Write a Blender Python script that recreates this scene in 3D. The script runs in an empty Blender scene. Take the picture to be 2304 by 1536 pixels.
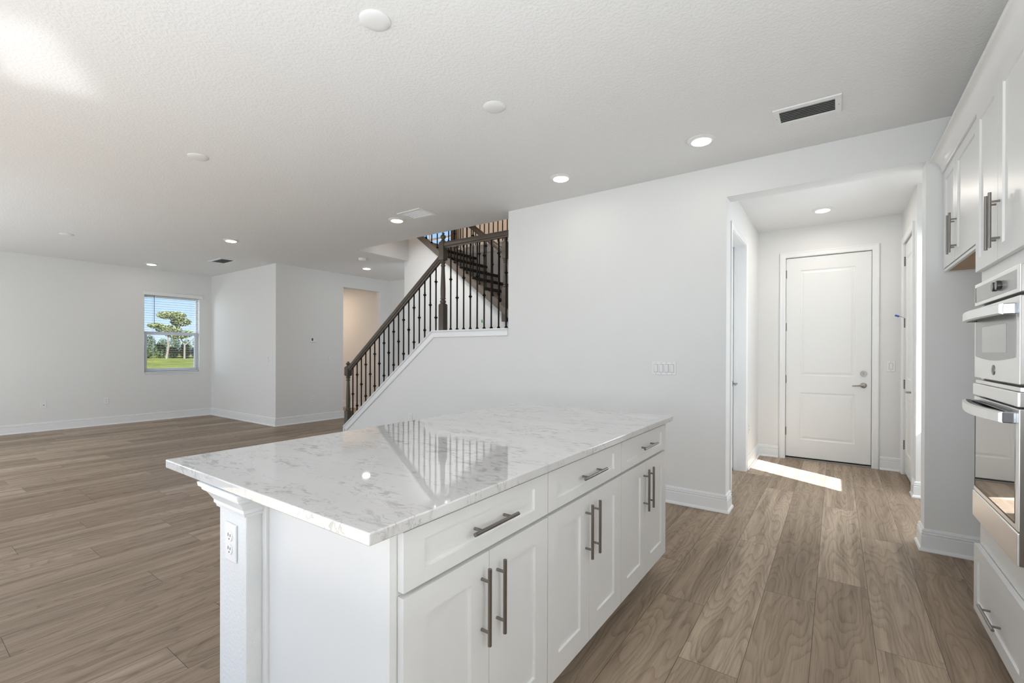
import bpy, bmesh, math, random
from mathutils import Vector, Matrix
random.seed(7)
S = bpy.context.scene
C = S.collection
PI = math.pi
# ------------------------------------------------------------------ camera
cam_d = bpy.data.cameras.new('camera'); cam = bpy.data.objects.new('camera', cam_d); C.objects.link(cam)
FPX = 1030.08
cam_d.sensor_fit = 'HORIZONTAL'; cam_d.sensor_width = 36.0; cam_d.lens = FPX * 36.0 / 2304.0
cam_d.shift_x = 0.0; cam_d.shift_y = (794.88 - 768.0) / 2304.0
cam_d.clip_start = 0.02; cam_d.clip_end = 400
RT = Vector((0.81635228, 0.5775471, 0.00288025)); UP = Vector((-0.00395578, 0.00060442, 0.99999199)); FW = Vector((-0.57754074, 0.81635714, -0.00277807))
M = Matrix((RT, UP, -FW)).transposed().to_4x4(); M.translation = Vector((0, 0, 1.29088))
cam.matrix_world = M
S.camera = cam
# ------------------------------------------------------------------ view / exposure
S.view_settings.view_transform = 'Standard'; S.view_settings.look = 'None'
S.view_settings.exposure = 0.38; S.view_settings.gamma = 1.0; S.view_settings.use_curve_mapping = False
# ------------------------------------------------------------------ world sky
W = bpy.data.worlds.new('sky'); S.world = W; W.use_nodes = True
nt = W.node_tree; nt.nodes.clear()
wo = nt.nodes.new('ShaderNodeOutputWorld'); bg = nt.nodes.new('ShaderNodeBackground'); bg.inputs[1].default_value = 0.85
tc = nt.nodes.new('ShaderNodeTexCoord'); sx = nt.nodes.new('ShaderNodeSeparateXYZ'); rp = nt.nodes.new('ShaderNodeValToRGB')
nt.links.new(tc.outputs['Generated'], sx.inputs[0]); nt.links.new(sx.outputs['Z'], rp.inputs[0])
rp.color_ramp.elements[0].position = 0.0; rp.color_ramp.elements[0].color = (0.74, 0.93, 1.12, 1)
rp.color_ramp.elements[1].position = 0.5; rp.color_ramp.elements[1].color = (0.20, 0.40, 0.80, 1)
e = rp.color_ramp.elements.new(0.13); e.color = (0.46, 0.74, 1.14, 1)
nt.links.new(rp.outputs[0], bg.inputs[0]); nt.links.new(bg.outputs[0], wo.inputs[0])
# ------------------------------------------------------------------ sun, daylight through the windows, a lamp for reflected sun, added fill lamps
def aim(o, d):
    o.rotation_euler = Vector(d).to_track_quat('-Z', 'Y').to_euler()
def sun(d, e):
    l = bpy.data.lights.new('sun', 'SUN'); l.energy = e; l.angle = 0.009; l.color = (0.91, 0.955, 1.0)
    o = bpy.data.objects.new('sun', l); C.objects.link(o); o.location = (6, -8, 9); aim(o, d); return o
TE = 0.87
SUN = Vector((-0.861, 0.508, -TE))
sun(SUN, 22.0)
def area(name, loc, d, sx_, sy_, p, col=(1, 1, 1), spread=180):
    l = bpy.data.lights.new(name, 'AREA'); l.shape = 'RECTANGLE'; l.size = sx_; l.size_y = sy_; l.energy = p; l.color = col
    l.spread = math.radians(spread)
    o = bpy.data.objects.new(name, l); C.objects.link(o); o.location = loc; aim(o, d); return o
DAY = (0.87, 0.94, 1.0)
area('daylight_patio_door', (-2.6, -1.30, 1.35), (0.5, 1, 0.08), 3.2, 2.1, 18, DAY)
area('daylight_living_windows', (-7.6, -1.05, 1.25), (0, 1, 0.0), 4.2, 1.6, 54, DAY)
area('aisle_fill', (1.16, 0.55, 1.45), (-1, 0.55, -0.35), 1.5, 0.9, 15, DAY)  # unseen fill lamp added to brighten the aisle and island fronts
area('daylight_mudroom_window', (1.33, 4.83, 1.45), (-1, 0.05, -0.75), 1.15, 2.1, 36, DAY)
area('foyer_fill', (-5.0, 5.85, 1.5), (-1, 0, 0), 0.7, 2.0, 9, DAY)  # unseen fill lamp added behind the middle wall to lighten the foyer
area('daylight_upstairs_window', (-7.8, 8.75, 4.3), (0.3, -1, -0.25), 1.4, 1.4, 14, DAY)
area('stairwell_fill', (-4.35, 4.30, 3.35), (0, 1.0, -1.35), 2.6, 0.16, 6.0, (1.0, 1.0, 1.0), spread=80)  # unseen fill lamp added to lighten the wall under the upper flight
area('daylight_left_window', (-11.35, 2.15, 1.75), (1.0, 1.05, -0.05), 0.8, 1.3, 19, DAY)
area('ceiling_fill', (-0.25, -0.60, 1.0), (-0.05, 0.25, 1), 1.0, 0.6, 39, (0.93, 0.97, 1.0))  # unseen lamp added near the camera for soft fill off the ceiling
area('sun_glint_off_threshold', (-0.86, -0.90, 0.04), (-2.78, 1.50, 2.77), 0.40, 0.78, 0.34, (1, 1, 1), spread=3.5)
# ------------------------------------------------------------------ helpers
def new_bm(): return bmesh.new()
def box(bm, x0, x1, y0, y1, z0, z1, bev=0.0):
    x0, x1 = min(x0, x1), max(x0, x1); y0, y1 = min(y0, y1), max(y0, y1); z0, z1 = min(z0, z1), max(z0, z1)
    vs = [bm.verts.new(p) for p in ((x0,y0,z0),(x1,y0,z0),(x1,y1,z0),(x0,y1,z0),(x0,y0,z1),(x1,y0,z1),(x1,y1,z1),(x0,y1,z1))]
    fs = [bm.faces.new([vs[i] for i in f]) for f in ((0,3,2,1),(4,5,6,7),(0,1,5,4),(1,2,6,5),(2,3,7,6),(3,0,4,7))]
    if bev > 0:
        es = list({e for f in fs for e in f.edges})
        bmesh.ops.bevel(bm, geom=es, offset=bev, segments=2, affect='EDGES', profile=0.5)
    return bm
def tube(bm, p0, p1, r, n=14, r2=None, cap=True):
    p0 = Vector(p0); p1 = Vector(p1); d = (p1 - p0).normalized(); r2 = r if r2 is None else r2
    a = Vector((0, 0, 1)) if abs(d.z) < 0.9 else Vector((1, 0, 0)); u = d.cross(a).normalized(); v = d.cross(u)
    A = []; B = []
    for i in range(n):
        t = 2 * PI * i / n; w = u * math.cos(t) + v * math.sin(t)
        A.append(bm.verts.new(p0 + w * r)); B.append(bm.verts.new(p1 + w * r2))
    for i in range(n):
        j = (i + 1) % n; bm.faces.new((A[j], A[i], B[i], B[j]))
    if cap: bm.faces.new(A); bm.faces.new(B[::-1])
    return bm
def lathe(bm, cx, cy, prof, n=20, sq=None):
    """prof = [(r, z)...]"""
    rings = []
    for r, z in prof:
        rings.append([bm.verts.new((cx + r * math.cos(2*PI*(i+.5)/n), cy + r * math.sin(2*PI*(i+.5)/n), z)) for i in range(n)])
    for a, b in zip(rings, rings[1:]):
        for i in range(n):
            j = (i + 1) % n; bm.faces.new((a[i], a[j], b[j], b[i]))
    bm.faces.new(rings[0][::-1]); bm.faces.new(rings[-1])
    return bm
def prism(bm, pts, axis, a0, a1):
    """pts 2-D polygon; axis 'x': (y,z), 'y': (x,z), 'z': (x,y)"""
    def mk(p, a): return {'x': (a, p[0], p[1]), 'y': (p[0], a, p[1]), 'z': (p[0], p[1], a)}[axis]
    A = [bm.verts.new(mk(p, a0)) for p in pts]; B = [bm.verts.new(mk(p, a1)) for p in pts]
    n = len(pts); bm.faces.new(A); bm.faces.new(B[::-1])
    for i in range(n):
        j = (i + 1) % n; bm.faces.new((A[i], B[i], B[j], A[j]))
    return bm
def sweep(bm, path, prof, closed_prof=True, side=1):
    """sweep (off, z) profile along XY polyline with mitres; side=+1 offsets to the left of travel"""
    P = [Vector((p[0], p[1], 0)) for p in path]; n = len(P); rings = []
    for i in range(n):
        d0 = (P[i] - P[i-1]).normalized() if i > 0 else (P[1] - P[0]).normalized()
        d1 = (P[i+1] - P[i]).normalized() if i < n - 1 else d0
        n0 = Vector((-d0.y, d0.x, 0)) * side; n1 = Vector((-d1.y, d1.x, 0)) * side
        m = (n0 + n1); m = m / max(m.dot(n0), 1e-6) if m.length > 1e-6 else n0
        rings.append([bm.verts.new((P[i] + m * o + Vector((0, 0, z)))) for o, z in prof])
    k = len(prof)
    for a, b in zip(rings, rings[1:]):
        for i in range(k if closed_prof else k - 1):
            j = (i + 1) % k; bm.faces.new((a[i], b[i], b[j], a[j]))
    bm.faces.new(rings[0]); bm.faces.new(rings[-1][::-1])
    return bm
def sweep3(bm, pts, w_dir, prof):
    """sweep profile (a along w_dir, b along local up) along 3-D polyline lying in a plane normal to w_dir, mitred"""
    w = Vector(w_dir).normalized(); P = [Vector(p) for p in pts]; rings = []; n = len(P)
    for i in range(n):
        d0 = (P[i] - P[i-1]).normalized() if i > 0 else (P[1] - P[0]).normalized()
        d1 = (P[i+1] - P[i]).normalized() if i < n - 1 else d0
        u0 = w.cross(d0); u1 = w.cross(d1)
        if u0.z < 0: u0 = -u0
        if u1.z < 0: u1 = -u1
        m = u0 + u1; m = m / m.dot(u0)
        rings.append([bm.verts.new(P[i] + w * a + m * b) for a, b in prof])
    k = len(prof)
    for a, b in zip(rings, rings[1:]):
        for i in range(k):
            j = (i + 1) % k; bm.faces.new((a[i], b[i], b[j], a[j]))
    bm.faces.new(rings[0]); bm.faces.new(rings[-1][::-1])
    return bm
def obj(name, bm, m, parent=None, smooth=False):
    bmesh.ops.recalc_face_normals(bm, faces=bm.faces)
    me = bpy.data.meshes.new(name); bm.to_mesh(me); bm.free(); me.materials.append(m)
    if smooth:
        for p in me.polygons: p.use_smooth = True
        try: me.set_sharp_from_angle(angle=math.radians(38))
        except Exception: pass
    o = bpy.data.objects.new(name, me); C.objects.link(o)
    if parent: o.parent = parent
    return o
def thing(name, label, cat, loc=(0,0,0), rz=0, group=None):
    o = bpy.data.objects.new(name, None); C.objects.link(o); o.location = loc; o.rotation_euler = (0, 0, rz)
    o.empty_display_size = 0.05
    o['label'] = label; o['category'] = cat
    if group: o['group'] = group
    return o
def tag(o, label, cat, group=None):
    o['label'] = label; o['category'] = cat
    if group: o['group'] = group
    return o
def struct(name, bm, m, label, cat, parent=None):
    o = obj(name, bm, m, parent)
    if not parent: o['kind'] = 'structure'; o['label'] = label; o['category'] = cat
    return o
def kids(o): return [c for c in C.objects if c.parent == o]
def dup(src, loc, rz=None, label=None, group=None):
    r = src.copy(); C.objects.link(r); r.location = loc
    if rz is not None: r.rotation_euler = (0, 0, rz)
    if label: r['label'] = label
    if group: r['group'] = group
    for ch in kids(src):
        c = ch.copy(); C.objects.link(c); c.parent = r
        for g in kids(ch):
            d = g.copy(); C.objects.link(d); d.parent = c
    return r
# ------------------------------------------------------------------ materials
def mat(name, col, rough=0.5, metal=0.0, spec=0.5, bump=None, var=None, coat=0.0):
    m = bpy.data.materials.new(name); m.use_nodes = True; t = m.node_tree; b = t.nodes['Principled BSDF']
    b.inputs['Base Color'].default_value = (*col, 1); b.inputs['Roughness'].default_value = rough; b.inputs['Metallic'].default_value = metal
    b.inputs['Specular IOR Level'].default_value = spec
    if coat: b.inputs['Coat Weight'].default_value = coat
    tcn = t.nodes.new('ShaderNodeTexCoord')
    if bump:
        sc, st, dist, det = bump
        n = t.nodes.new('ShaderNodeTexNoise'); n.inputs['Scale'].default_value = sc; n.inputs['Detail'].default_value = det
        t.links.new(tcn.outputs['Object'], n.inputs['Vector'])
        bp = t.nodes.new('ShaderNodeBump'); bp.inputs['Strength'].default_value = st; bp.inputs['Distance'].default_value = dist
        t.links.new(n.outputs[0], bp.inputs['Height']); t.links.new(bp.outputs[0], b.inputs['Normal'])
    if var:
        sc, amt = var
        n2 = t.nodes.new('ShaderNodeTexNoise'); n2.inputs['Scale'].default_value = sc; n2.inputs['Detail'].default_value = 3
        t.links.new(tcn.outputs['Object'], n2.inputs['Vector'])
        mx = t.nodes.new('ShaderNodeMix'); mx.data_type = 'RGBA'
        mx.inputs[6].default_value = (*[c * (1 - amt) for c in col], 1); mx.inputs[7].default_value = (*[min(1, c * (1 + amt)) for c in col], 1)
        t.links.new(n2.outputs[0], mx.inputs[0]); t.links.new(mx.outputs[2], b.inputs['Base Color'])
    return m
M_WALL = mat('wall_paint', (0.80, 0.797, 0.780), 0.55, bump=(70, 0.22, 0.002, 3), var=(1.2, 0.01))
M_ORANGE = mat('textured_drywall', (0.80, 0.80, 0.79), 0.5, bump=(95, 0.6, 0.003, 3))
M_TRIM = mat('trim_paint', (0.86, 0.865, 0.865), 0.32)
M_DOOR = mat('door_paint', (0.84, 0.84, 0.825), 0.38)
M_CAB = mat('cabinet_paint', (0.80, 0.79, 0.77), 0.33, bump=(220, 0.03, 0.0005, 2))
M_CABIN = mat('cabinet_wood_underside', (0.42, 0.27, 0.13), 0.5, var=(9, 0.15))
M_GAP = mat('dark_gap', (0.02, 0.02, 0.02), 0.8)
M_PLATE = mat('plate_plastic', (0.84, 0.84, 0.83), 0.3)
M_PLATED = mat('plate_slot', (0.06, 0.06, 0.06), 0.6)
M_NEWEL = mat('stained_wood', (0.088, 0.070, 0.054), 0.38, var=(14, 0.25), bump=(60, 0.15, 0.001, 4))
M_STRG = mat('stained_wood_cap', (0.150, 0.122, 0.098), 0.5, var=(14, 0.15))
M_TREAD = mat('dark_tread_wood', (0.020, 0.016, 0.013), 0.5, spec=0.25, var=(12, 0.2))
M_RISER = mat('riser_paint', (0.40, 0.35, 0.30), 0.5)
M_IRON = mat('black_iron', (0.004, 0.004, 0.004), 0.5, spec=0.2)
M_NICK = mat('brushed_nickel', (0.27, 0.25, 0.235), 0.3, metal=1.0)
M_SATIN = mat('satin_nickel', (0.33, 0.31, 0.285), 0.28, metal=1.0)
M_HINGE = mat('hinge_metal', (0.20, 0.185, 0.165), 0.4, metal=1.0)
M_CHROME = mat('chrome', (0.32, 0.33, 0.36), 0.12, metal=1.0)
M_KNOB = mat('dark_knob_metal', (0.10, 0.095, 0.09), 0.22, metal=0.8)
M_BLACK = mat('black_plastic', (0.01, 0.01, 0.01), 0.35)
M_BLUE = mat('blue_rubber', (0.02, 0.12, 0.55), 0.5)
M_GREEN = mat('green_tape', (0.04, 0.35, 0.05), 0.6)
M_GAPL = mat('switch_gap', (0.35, 0.35, 0.35), 0.6)
M_VENTIN = mat('vent_interior', (0.05, 0.052, 0.055), 0.8)
M_VINYL = mat('window_vinyl', (0.92, 0.93, 0.96), 0.35)
M_BLIND = mat('blind_slat', (0.80, 0.81, 0.82), 0.45)
M_THR = mat('threshold_metal', (0.35, 0.34, 0.32), 0.4, metal=0.6)
M_LAMPTRIM = mat('light_trim', (0.82, 0.81, 0.79), 0.4)

def emis(name, col, st):
    m = bpy.data.materials.new(name); m.use_nodes = True; t = m.node_tree; t.nodes.clear()
    o = t.nodes.new('ShaderNodeOutputMaterial'); e = t.nodes.new('ShaderNodeEmission'); e.inputs[0].default_value = (*col, 1); e.inputs[1].default_value = st
    t.links.new(e.outputs[0], o.inputs[0]); return m
M_LED = emis('led_lens', (1.0, 0.94, 0.86), 9.0)

def ceiling_mat():
    m = mat('ceiling_texture', (0.85, 0.85, 0.84), 0.75); t = m.node_tree; b = t.nodes['Principled BSDF']
    tc = t.nodes.new('ShaderNodeTexCoord')
    n1 = t.nodes.new('ShaderNodeTexNoise'); n1.inputs['Scale'].default_value = 62; n1.inputs['Detail'].default_value = 4; n1.inputs['Roughness'].default_value = 0.6
    n1.inputs['Distortion'].default_value = 0.0
    t.links.new(tc.outputs['Object'], n1.inputs['Vector'])
    r = t.nodes.new('ShaderNodeValToRGB'); r.color_ramp.elements[0].position = 0.40; r.color_ramp.elements[1].position = 0.62
    t.links.new(n1.outputs[0], r.inputs[0])
    bp = t.nodes.new('ShaderNodeBump'); bp.inputs['Strength'].default_value = 0.5; bp.inputs['Distance'].default_value = 0.0020
    t.links.new(r.outputs[0], bp.inputs['Height']); t.links.new(bp.outputs[0], b.inputs['Normal'])
    return m
M_CEIL = ceiling_mat()

def steel_mat():
    m = mat('brushed_steel', (0.90, 0.895, 0.88), 0.34, metal=1.0); t = m.node_tree; b = t.nodes['Principled BSDF']
    tc = t.nodes.new('ShaderNodeTexCoord'); mp = t.nodes.new('ShaderNodeMapping'); mp.inputs['Scale'].default_value = (300, 4, 300)
    n = t.nodes.new('ShaderNodeTexNoise'); n.inputs['Scale'].default_value = 1.0; n.inputs['Detail'].default_value = 3
    t.links.new(tc.outputs['Object'], mp.inputs[0]); t.links.new(mp.outputs[0], n.inputs['Vector'])
    bp = t.nodes.new('ShaderNodeBump'); bp.inputs['Strength'].default_value = 0.04; bp.inputs['Distance'].default_value = 0.0004
    t.links.new(n.outputs[0], bp.inputs['Height']); t.links.new(bp.outputs[0], b.inputs['Normal'])
    return m
M_STEEL = steel_mat()
M_OVGLASS = mat('oven_glass', (0.05, 0.05, 0.05), 0.03, spec=0.9, coat=1.0)
M_OVGLASS2 = mat('oven_panel_glass', (0.38, 0.38, 0.37), 0.18)
M_OVGLASS.node_tree.nodes['Principled BSDF'].inputs['IOR'].default_value = 2.4
M_OVGLASS.node_tree.nodes['Principled BSDF'].inputs['Specular IOR Level'].default_value = 0.5

def quartz_mat():
    m = mat('quartz', (0.78, 0.77, 0.755), 0.035); m.node_tree.nodes['Principled BSDF'].inputs['IOR'].default_value = 2.0; t = m.node_tree; b = t.nodes['Principled BSDF']; N = t.nodes.new; L = t.links.new
    tc = N('ShaderNodeTexCoord'); mp = N('ShaderNodeMapping'); mp.inputs['Rotation'].default_value = (0, 0, -0.62); mp.inputs['Scale'].default_value = (0.9, 2.1, 1.0)
    L(tc.outputs['Object'], mp.inputs[0])
    def noise(sc, det, dis, off):
        n = N('ShaderNodeTexNoise'); n.inputs['Scale'].default_value = sc; n.inputs['Detail'].default_value = det; n.inputs['Distortion'].default_value = dis
        a = N('ShaderNodeVectorMath'); a.inputs[1].default_value = (off, off * 1.7, off * .3); L(mp.outputs[0], a.inputs[0]); L(a.outputs[0], n.inputs['Vector']); return n.outputs[0]
    def ramp(src, stops):
        r = N('ShaderNodeValToRGB'); el = r.color_ramp.elements
        el[0].position, el[0].color = stops[0][0], (stops[0][1],) * 3 + (1,); el[1].position, el[1].color = stops[-1][0], (stops[-1][1],) * 3 + (1,)
        for p, c in stops[1:-1]:
            x = el.new(p); x.color = (c, c, c, 1)
        L(src, r.inputs[0]); return r.outputs[0]
    thin = ramp(noise(15, 8, 0.8, 0), [(0.485, 0), (0.502, 1), (0.518, 0)])
    msk = ramp(noise(6.0, 3, 0.4, 5), [(0.46, 0), (0.58, 1)])
    blot = ramp(noise(24, 10, 0.5, 9), [(0.52, 0), (0.60, 0.8)])
    msk2 = ramp(noise(5.5, 3, 0.2, 13), [(0.49, 0), (0.60, 1)])
    def mul(a, c):
        x = N('ShaderNodeMath'); x.operation = 'MULTIPLY'; L(a, x.inputs[0]); L(c, x.inputs[1]); return x.outputs[0]
    mxx = N('ShaderNodeMath'); mxx.operation = 'MAXIMUM'; L(mul(thin, msk), mxx.inputs[0]); L(mul(blot, msk2), mxx.inputs[1])
    sc = N('ShaderNodeMath'); sc.operation = 'MULTIPLY'; sc.inputs[1].default_value = 0.85; L(mxx.outputs[0], sc.inputs[0])
    soft = ramp(noise(2.2, 3, 0, 21), [(0.3, 0), (0.7, 1)])
    m1 = N('ShaderNodeMix'); m1.data_type = 'RGBA'; m1.inputs[6].default_value = (0.640, 0.627, 0.608, 1); m1.inputs[7].default_value = (0.695, 0.680, 0.662, 1); L(soft, m1.inputs[0])
    m2 = N('ShaderNodeMix'); m2.data_type = 'RGBA'; m2.inputs[7].default_value = (0.41, 0.398, 0.383, 1); L(sc.outputs[0], m2.inputs[0]); L(m1.outputs[2], m2.inputs[6])
    L(m2.outputs[2], b.inputs['Base Color'])
    return m
M_QUARTZ = quartz_mat()

def floor_mat():
    m = mat('vinyl_plank', (0.3, 0.25, 0.2), 0.42, spec=0.10); t = m.node_tree; b = t.nodes['Principled BSDF']; N = t.nodes.new; L = t.links.new
    uv = N('ShaderNodeUVMap'); uv.uv_map = 'UVMap'; at = N('ShaderNodeAttribute'); at.attribute_name = 'rnd'
    sep = N('ShaderNodeSeparateXYZ'); L(uv.outputs[0], sep.inputs[0]); sr = N('ShaderNodeSeparateColor'); L(at.outputs['Color'], sr.inputs[0])
    def math_(op, a, c=None, cl=False):
        x = N('ShaderNodeMath'); x.operation = op; x.use_clamp = cl
        for i, v in ((0, a), (1, c)):
            if v is None: continue
            if isinstance(v, (int, float)): x.inputs[i].default_value = v
            else: L(v, x.inputs[i])
        return x.outputs[0]
    def ramp(src, stops):
        r = N('ShaderNodeValToRGB'); el = r.color_ramp.elements
        def c4(c): return (c, c, c, 1) if isinstance(c, (int, float)) else (*c, 1)
        el[0].position, el[0].color = stops[0][0], c4(stops[0][1]); el[1].position, el[1].color = stops[-1][0], c4(stops[-1][1])
        for p, c in stops[1:-1]:
            x = el.new(p); x.color = c4(c)
        L(src, r.inputs[0]); return r.outputs[0]
    r1, r2, r3 = sr.outputs[0], sr.outputs[1], sr.outputs[2]
    U, V = sep.outputs[0], sep.outputs[1]
    cb = N('ShaderNodeCombineXYZ'); L(U, cb.inputs[0]); L(V, cb.inputs[1]); L(math_('MULTIPLY', r1, 37.0), cb.inputs[2])
    # cathedral rings: long ellipses around a per-plank centre, warped by noise
    mp = N('ShaderNodeMapping'); mp.inputs['Scale'].default_value = (4.2, 0.62, 1); L(cb.outputs[0], mp.inputs[0])
    wn = N('ShaderNodeTexNoise'); wn.inputs['Scale'].default_value = 1.0; wn.inputs['Detail'].default_value = 2.0; L(mp.outputs[0], wn.inputs['Vector'])
    mpw = N('ShaderNodeMapping'); mpw.inputs['Scale'].default_value = (16, 7, 1); L(cb.outputs[0], mpw.inputs[0]); wn2 = N('ShaderNodeTexNoise'); wn2.inputs['Scale'].default_value = 1.0; wn2.inputs['Detail'].default_value = 3.0; L(mpw.outputs[0], wn2.inputs['Vector'])
    ring = math_('FRACT', math_('MULTIPLY', math_('ADD', wn.outputs[0], math_('MULTIPLY', wn2.outputs[0], 0.035)), 26.0))
    rings = ramp(ring, [(0.0, 0.85), (0.10, 0.0), (0.55, 0.06), (0.9, 0.5), (1.0, 0.85)])
    # fine straight grain
    mp2 = N('ShaderNodeMapping'); mp2.inputs['Scale'].default_value = (150, 4.5, 1); L(cb.outputs[0], mp2.inputs[0])
    gn = N('ShaderNodeTexNoise'); gn.inputs['Scale'].default_value = 1.0; gn.inputs['Detail'].default_value = 4.0; gn.inputs['Roughness'].default_value = 0.6; L(mp2.outputs[0], gn.inputs['Vector'])
    grain = ramp(gn.outputs[0], [(0.42, 0.0), (0.66, 1.0)])
    mp3 = N('ShaderNodeMapping'); mp3.inputs['Scale'].default_value = (17, 0.8, 1); L(cb.outputs[0], mp3.inputs[0])
    bn = N('ShaderNodeTexNoise'); bn.inputs['Scale'].default_value = 1.0; bn.inputs['Detail'].default_value = 3.0; L(mp3.outputs[0], bn.inputs['Vector'])
    dark = math_('ADD', math_('MULTIPLY', rings, 0.36), math_('ADD', math_('MULTIPLY', grain, 0.22), math_('MULTIPLY', ramp(bn.outputs[0], [(0.38, 0.0), (0.68, 1.0)]), 0.42)), True)
    base = N('ShaderNodeMix'); base.data_type = 'RGBA'; base.inputs[6].default_value = (0.370, 0.280, 0.202, 1); base.inputs[7].default_value = (0.565, 0.445, 0.335, 1); L(r2, base.inputs[0])
    dk = N('ShaderNodeMix'); dk.data_type = 'RGBA'; dk.inputs[7].default_value = (0.135, 0.098, 0.070, 1); L(dark, dk.inputs[0]); L(base.outputs[2], dk.inputs[6])
    # seams from the plank's own edges (plank 0.2295 x 1.5 m)
    eu = math_('MINIMUM', U, math_('SUBTRACT', 0.2295, U)); ev = math_('MINIMUM', V, math_('SUBTRACT', 1.5, V))
    ed = math_('MINIMUM', eu, ev); seam = math_('LESS_THAN', ed, 0.0011)
    sm = N('ShaderNodeMix'); sm.data_type = 'RGBA'; sm.inputs[7].default_value = (0.06, 0.048, 0.038, 1); L(math_('MULTIPLY', seam, 0.85), sm.inputs[0]); L(dk.outputs[2], sm.inputs[6])
    L(sm.outputs[2], b.inputs['Base Color'])
    L(math_('ADD', 0.36, math_('MULTIPLY', dark, 0.14)), b.inputs['Roughness'])
    h = math_('SUBTRACT', math_('MULTIPLY', grain, -0.3), seam)
    bp = N('ShaderNodeBump'); bp.inputs['Strength'].default_value = 0.25; bp.inputs['Distance'].default_value = 0.001; L(h, bp.inputs['Height']); L(bp.outputs[0], b.inputs['Normal'])
    return m
M_FLOOR = floor_mat()

# ------------------------------------------------------------------ floor (planks run away from the camera)
H = 2.81
PW, PL, PX0 = 0.2295, 1.5, -0.542
known = {0: 3.495, 1: 4.33, 2: 4.67, 3: 4.05, 4: 3.625, -1: 3.97, -2: 2.91, -8: 0.76, -9: 1.04, -12: 0.96, -10: 1.27, -7: 0.60}
bm = new_bm(); uvl = bm.loops.layers.uv.new('UVMap'); cl = bm.loops.layers.color.new('rnd')
k0 = int((-10.45 - PX0) / PW) - 1; k1 = int((3.2 - PX0) / PW) + 1
rf = random.Random(11)
for k in range(k0, k1):
    off = known.get(k, rf.uniform(0, PL)) % PL
    x0 = PX0 + k * PW; x1 = x0 + PW
    j = -2
    while True:
        y0 = off + j * PL; y1 = y0 + PL; j += 1
        if y1 < -1.2: continue
        if y0 > 8.6: break
        vs = [bm.verts.new(p) for p in ((x0, y0, 0), (x1, y0, 0), (x1, y1, 0), (x0, y1, 0))]
        f = bm.faces.new(vs); c = (rf.random(), rf.random(), rf.random(), 1)
        for l, u in zip(f.loops, ((0, 0), (PW, 0), (PW, PL), (0, PL))): l[uvl].uv = u; l[cl] = c
fl = struct('floor', bm, M_FLOOR, 'brown grey wood-look plank floor', 'floor')
# substrate below
bm = new_bm(); box(bm, -10.6, 3.3, -1.3, 8.7, -0.25, -0.012); struct('floor_slab', bm, M_GAP, 'floor slab', 'floor')

# ------------------------------------------------------------------ ceiling slab with the stairwell hole
bm = new_bm()
box(bm, -10.6, 1.47, -1.3, 4.237, H, 3.16); box(bm, -10.6, -5.835, 4.237, 8.7, H, 3.16)
box(bm, -5.835, -2.80, 6.30, 8.7, H, 3.16); box(bm, -2.80, 1.47, 4.237, 8.7, H, 3.16)
struct('ceiling', bm, M_CEIL, 'white textured ceiling', 'ceiling')

# ------------------------------------------------------------------ walls
def wall_x(name, x0, x1, y0, y1, z0, z1, holes, label, m=M_WALL):
    """slab between x0..x1 spanning y, holes = [(ya,yb,za,zb)] sorted by y"""
    bm = new_bm(); y = y0
    for ya, yb, za, zb in holes:
        if ya > y: box(bm, x0, x1, y, ya, z0, z1)
        if za > z0: box(bm, x0, x1, ya, yb, z0, za)
        if zb < z1: box(bm, x0, x1, ya, yb, zb, z1)
        y = yb
    if y < y1: box(bm, x0, x1, y, y1, z0, z1)
    return struct(name, bm, m, label, 'wall')
def wall_y(name, y0, y1, x0, x1, z0, z1, holes, label, m=M_WALL):
    bm = new_bm(); x = x0
    for xa, xb, za, zb in holes:
        if xa > x: box(bm, x, xa, y0, y1, z0, z1)
        if za > z0: box(bm, xa, xb, y0, y1, z0, za)
        if zb < z1: box(bm, xa, xb, y0, y1, zb, z1)
        x = xb
    if x < x1: box(bm, x, x1, y0, y1, z0, z1)
    return struct(name, bm, m, label, 'wall')
WT = 0.16
XL, YL, X3, YH = -10.40, 4.083, -7.87, 6.53
XO1, XO2, ZO = -0.724, 0.478, 2.5485
YW = 4.017
WY0, WY1, WZ0, WZ1 = 2.971, 3.869, 0.885, 2.335
wall_x('wall_left', XL - 0.2, XL, -1.3, YL + 0.2, 0, H, [(WY0, WY1, WZ0, WZ1)], 'off-white wall at the far left with the window')
wall_y('wall_alcove', YL, YL + 0.12, XL, X3 - 0.12, 0, H, [], 'off-white wall right of the window')
wall_x('wall_inner', X3 - 0.12, X3, YL, YH, 0, H, [(5.406, 6.296, 0, 2.555)], 'off-white wall with the thermostat and open doorway')
wall_y('wall_foyer', YH, YH + 0.12, -11.4, -5.2, 0, H, [], 'off-white wall at the end of the foyer')
wall_x('wall_foyer_left', -11.5, -11.4, 4.2, YH + .12, 0, H, [], 'wall of the room behind the doorway')
# kitchen side wall with cased opening, and the low stair wall joined to it
bm = new_bm()
box(bm, -2.893, XO1, YW, YW + WT, 0, H); box(bm, XO1, XO2, YW, YW + WT, ZO, H); box(bm, XO2, 1.47, YW, YW + WT, 0, H)
struct('wall_right', bm, M_WALL, 'off-white wall with the light switches and hall opening', 'wall')
bm = new_bm()
prism(bm, [(-5.80, 0), (-2.893, 0), (-2.893, 1.535), (-4.035, 1.535), (-5.80, 0.203)], 'y', YW, YW + 0.14)
struct('wall_stair_low', bm, M_WALL, 'white low wall under the sloping stair rail', 'wall')
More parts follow.
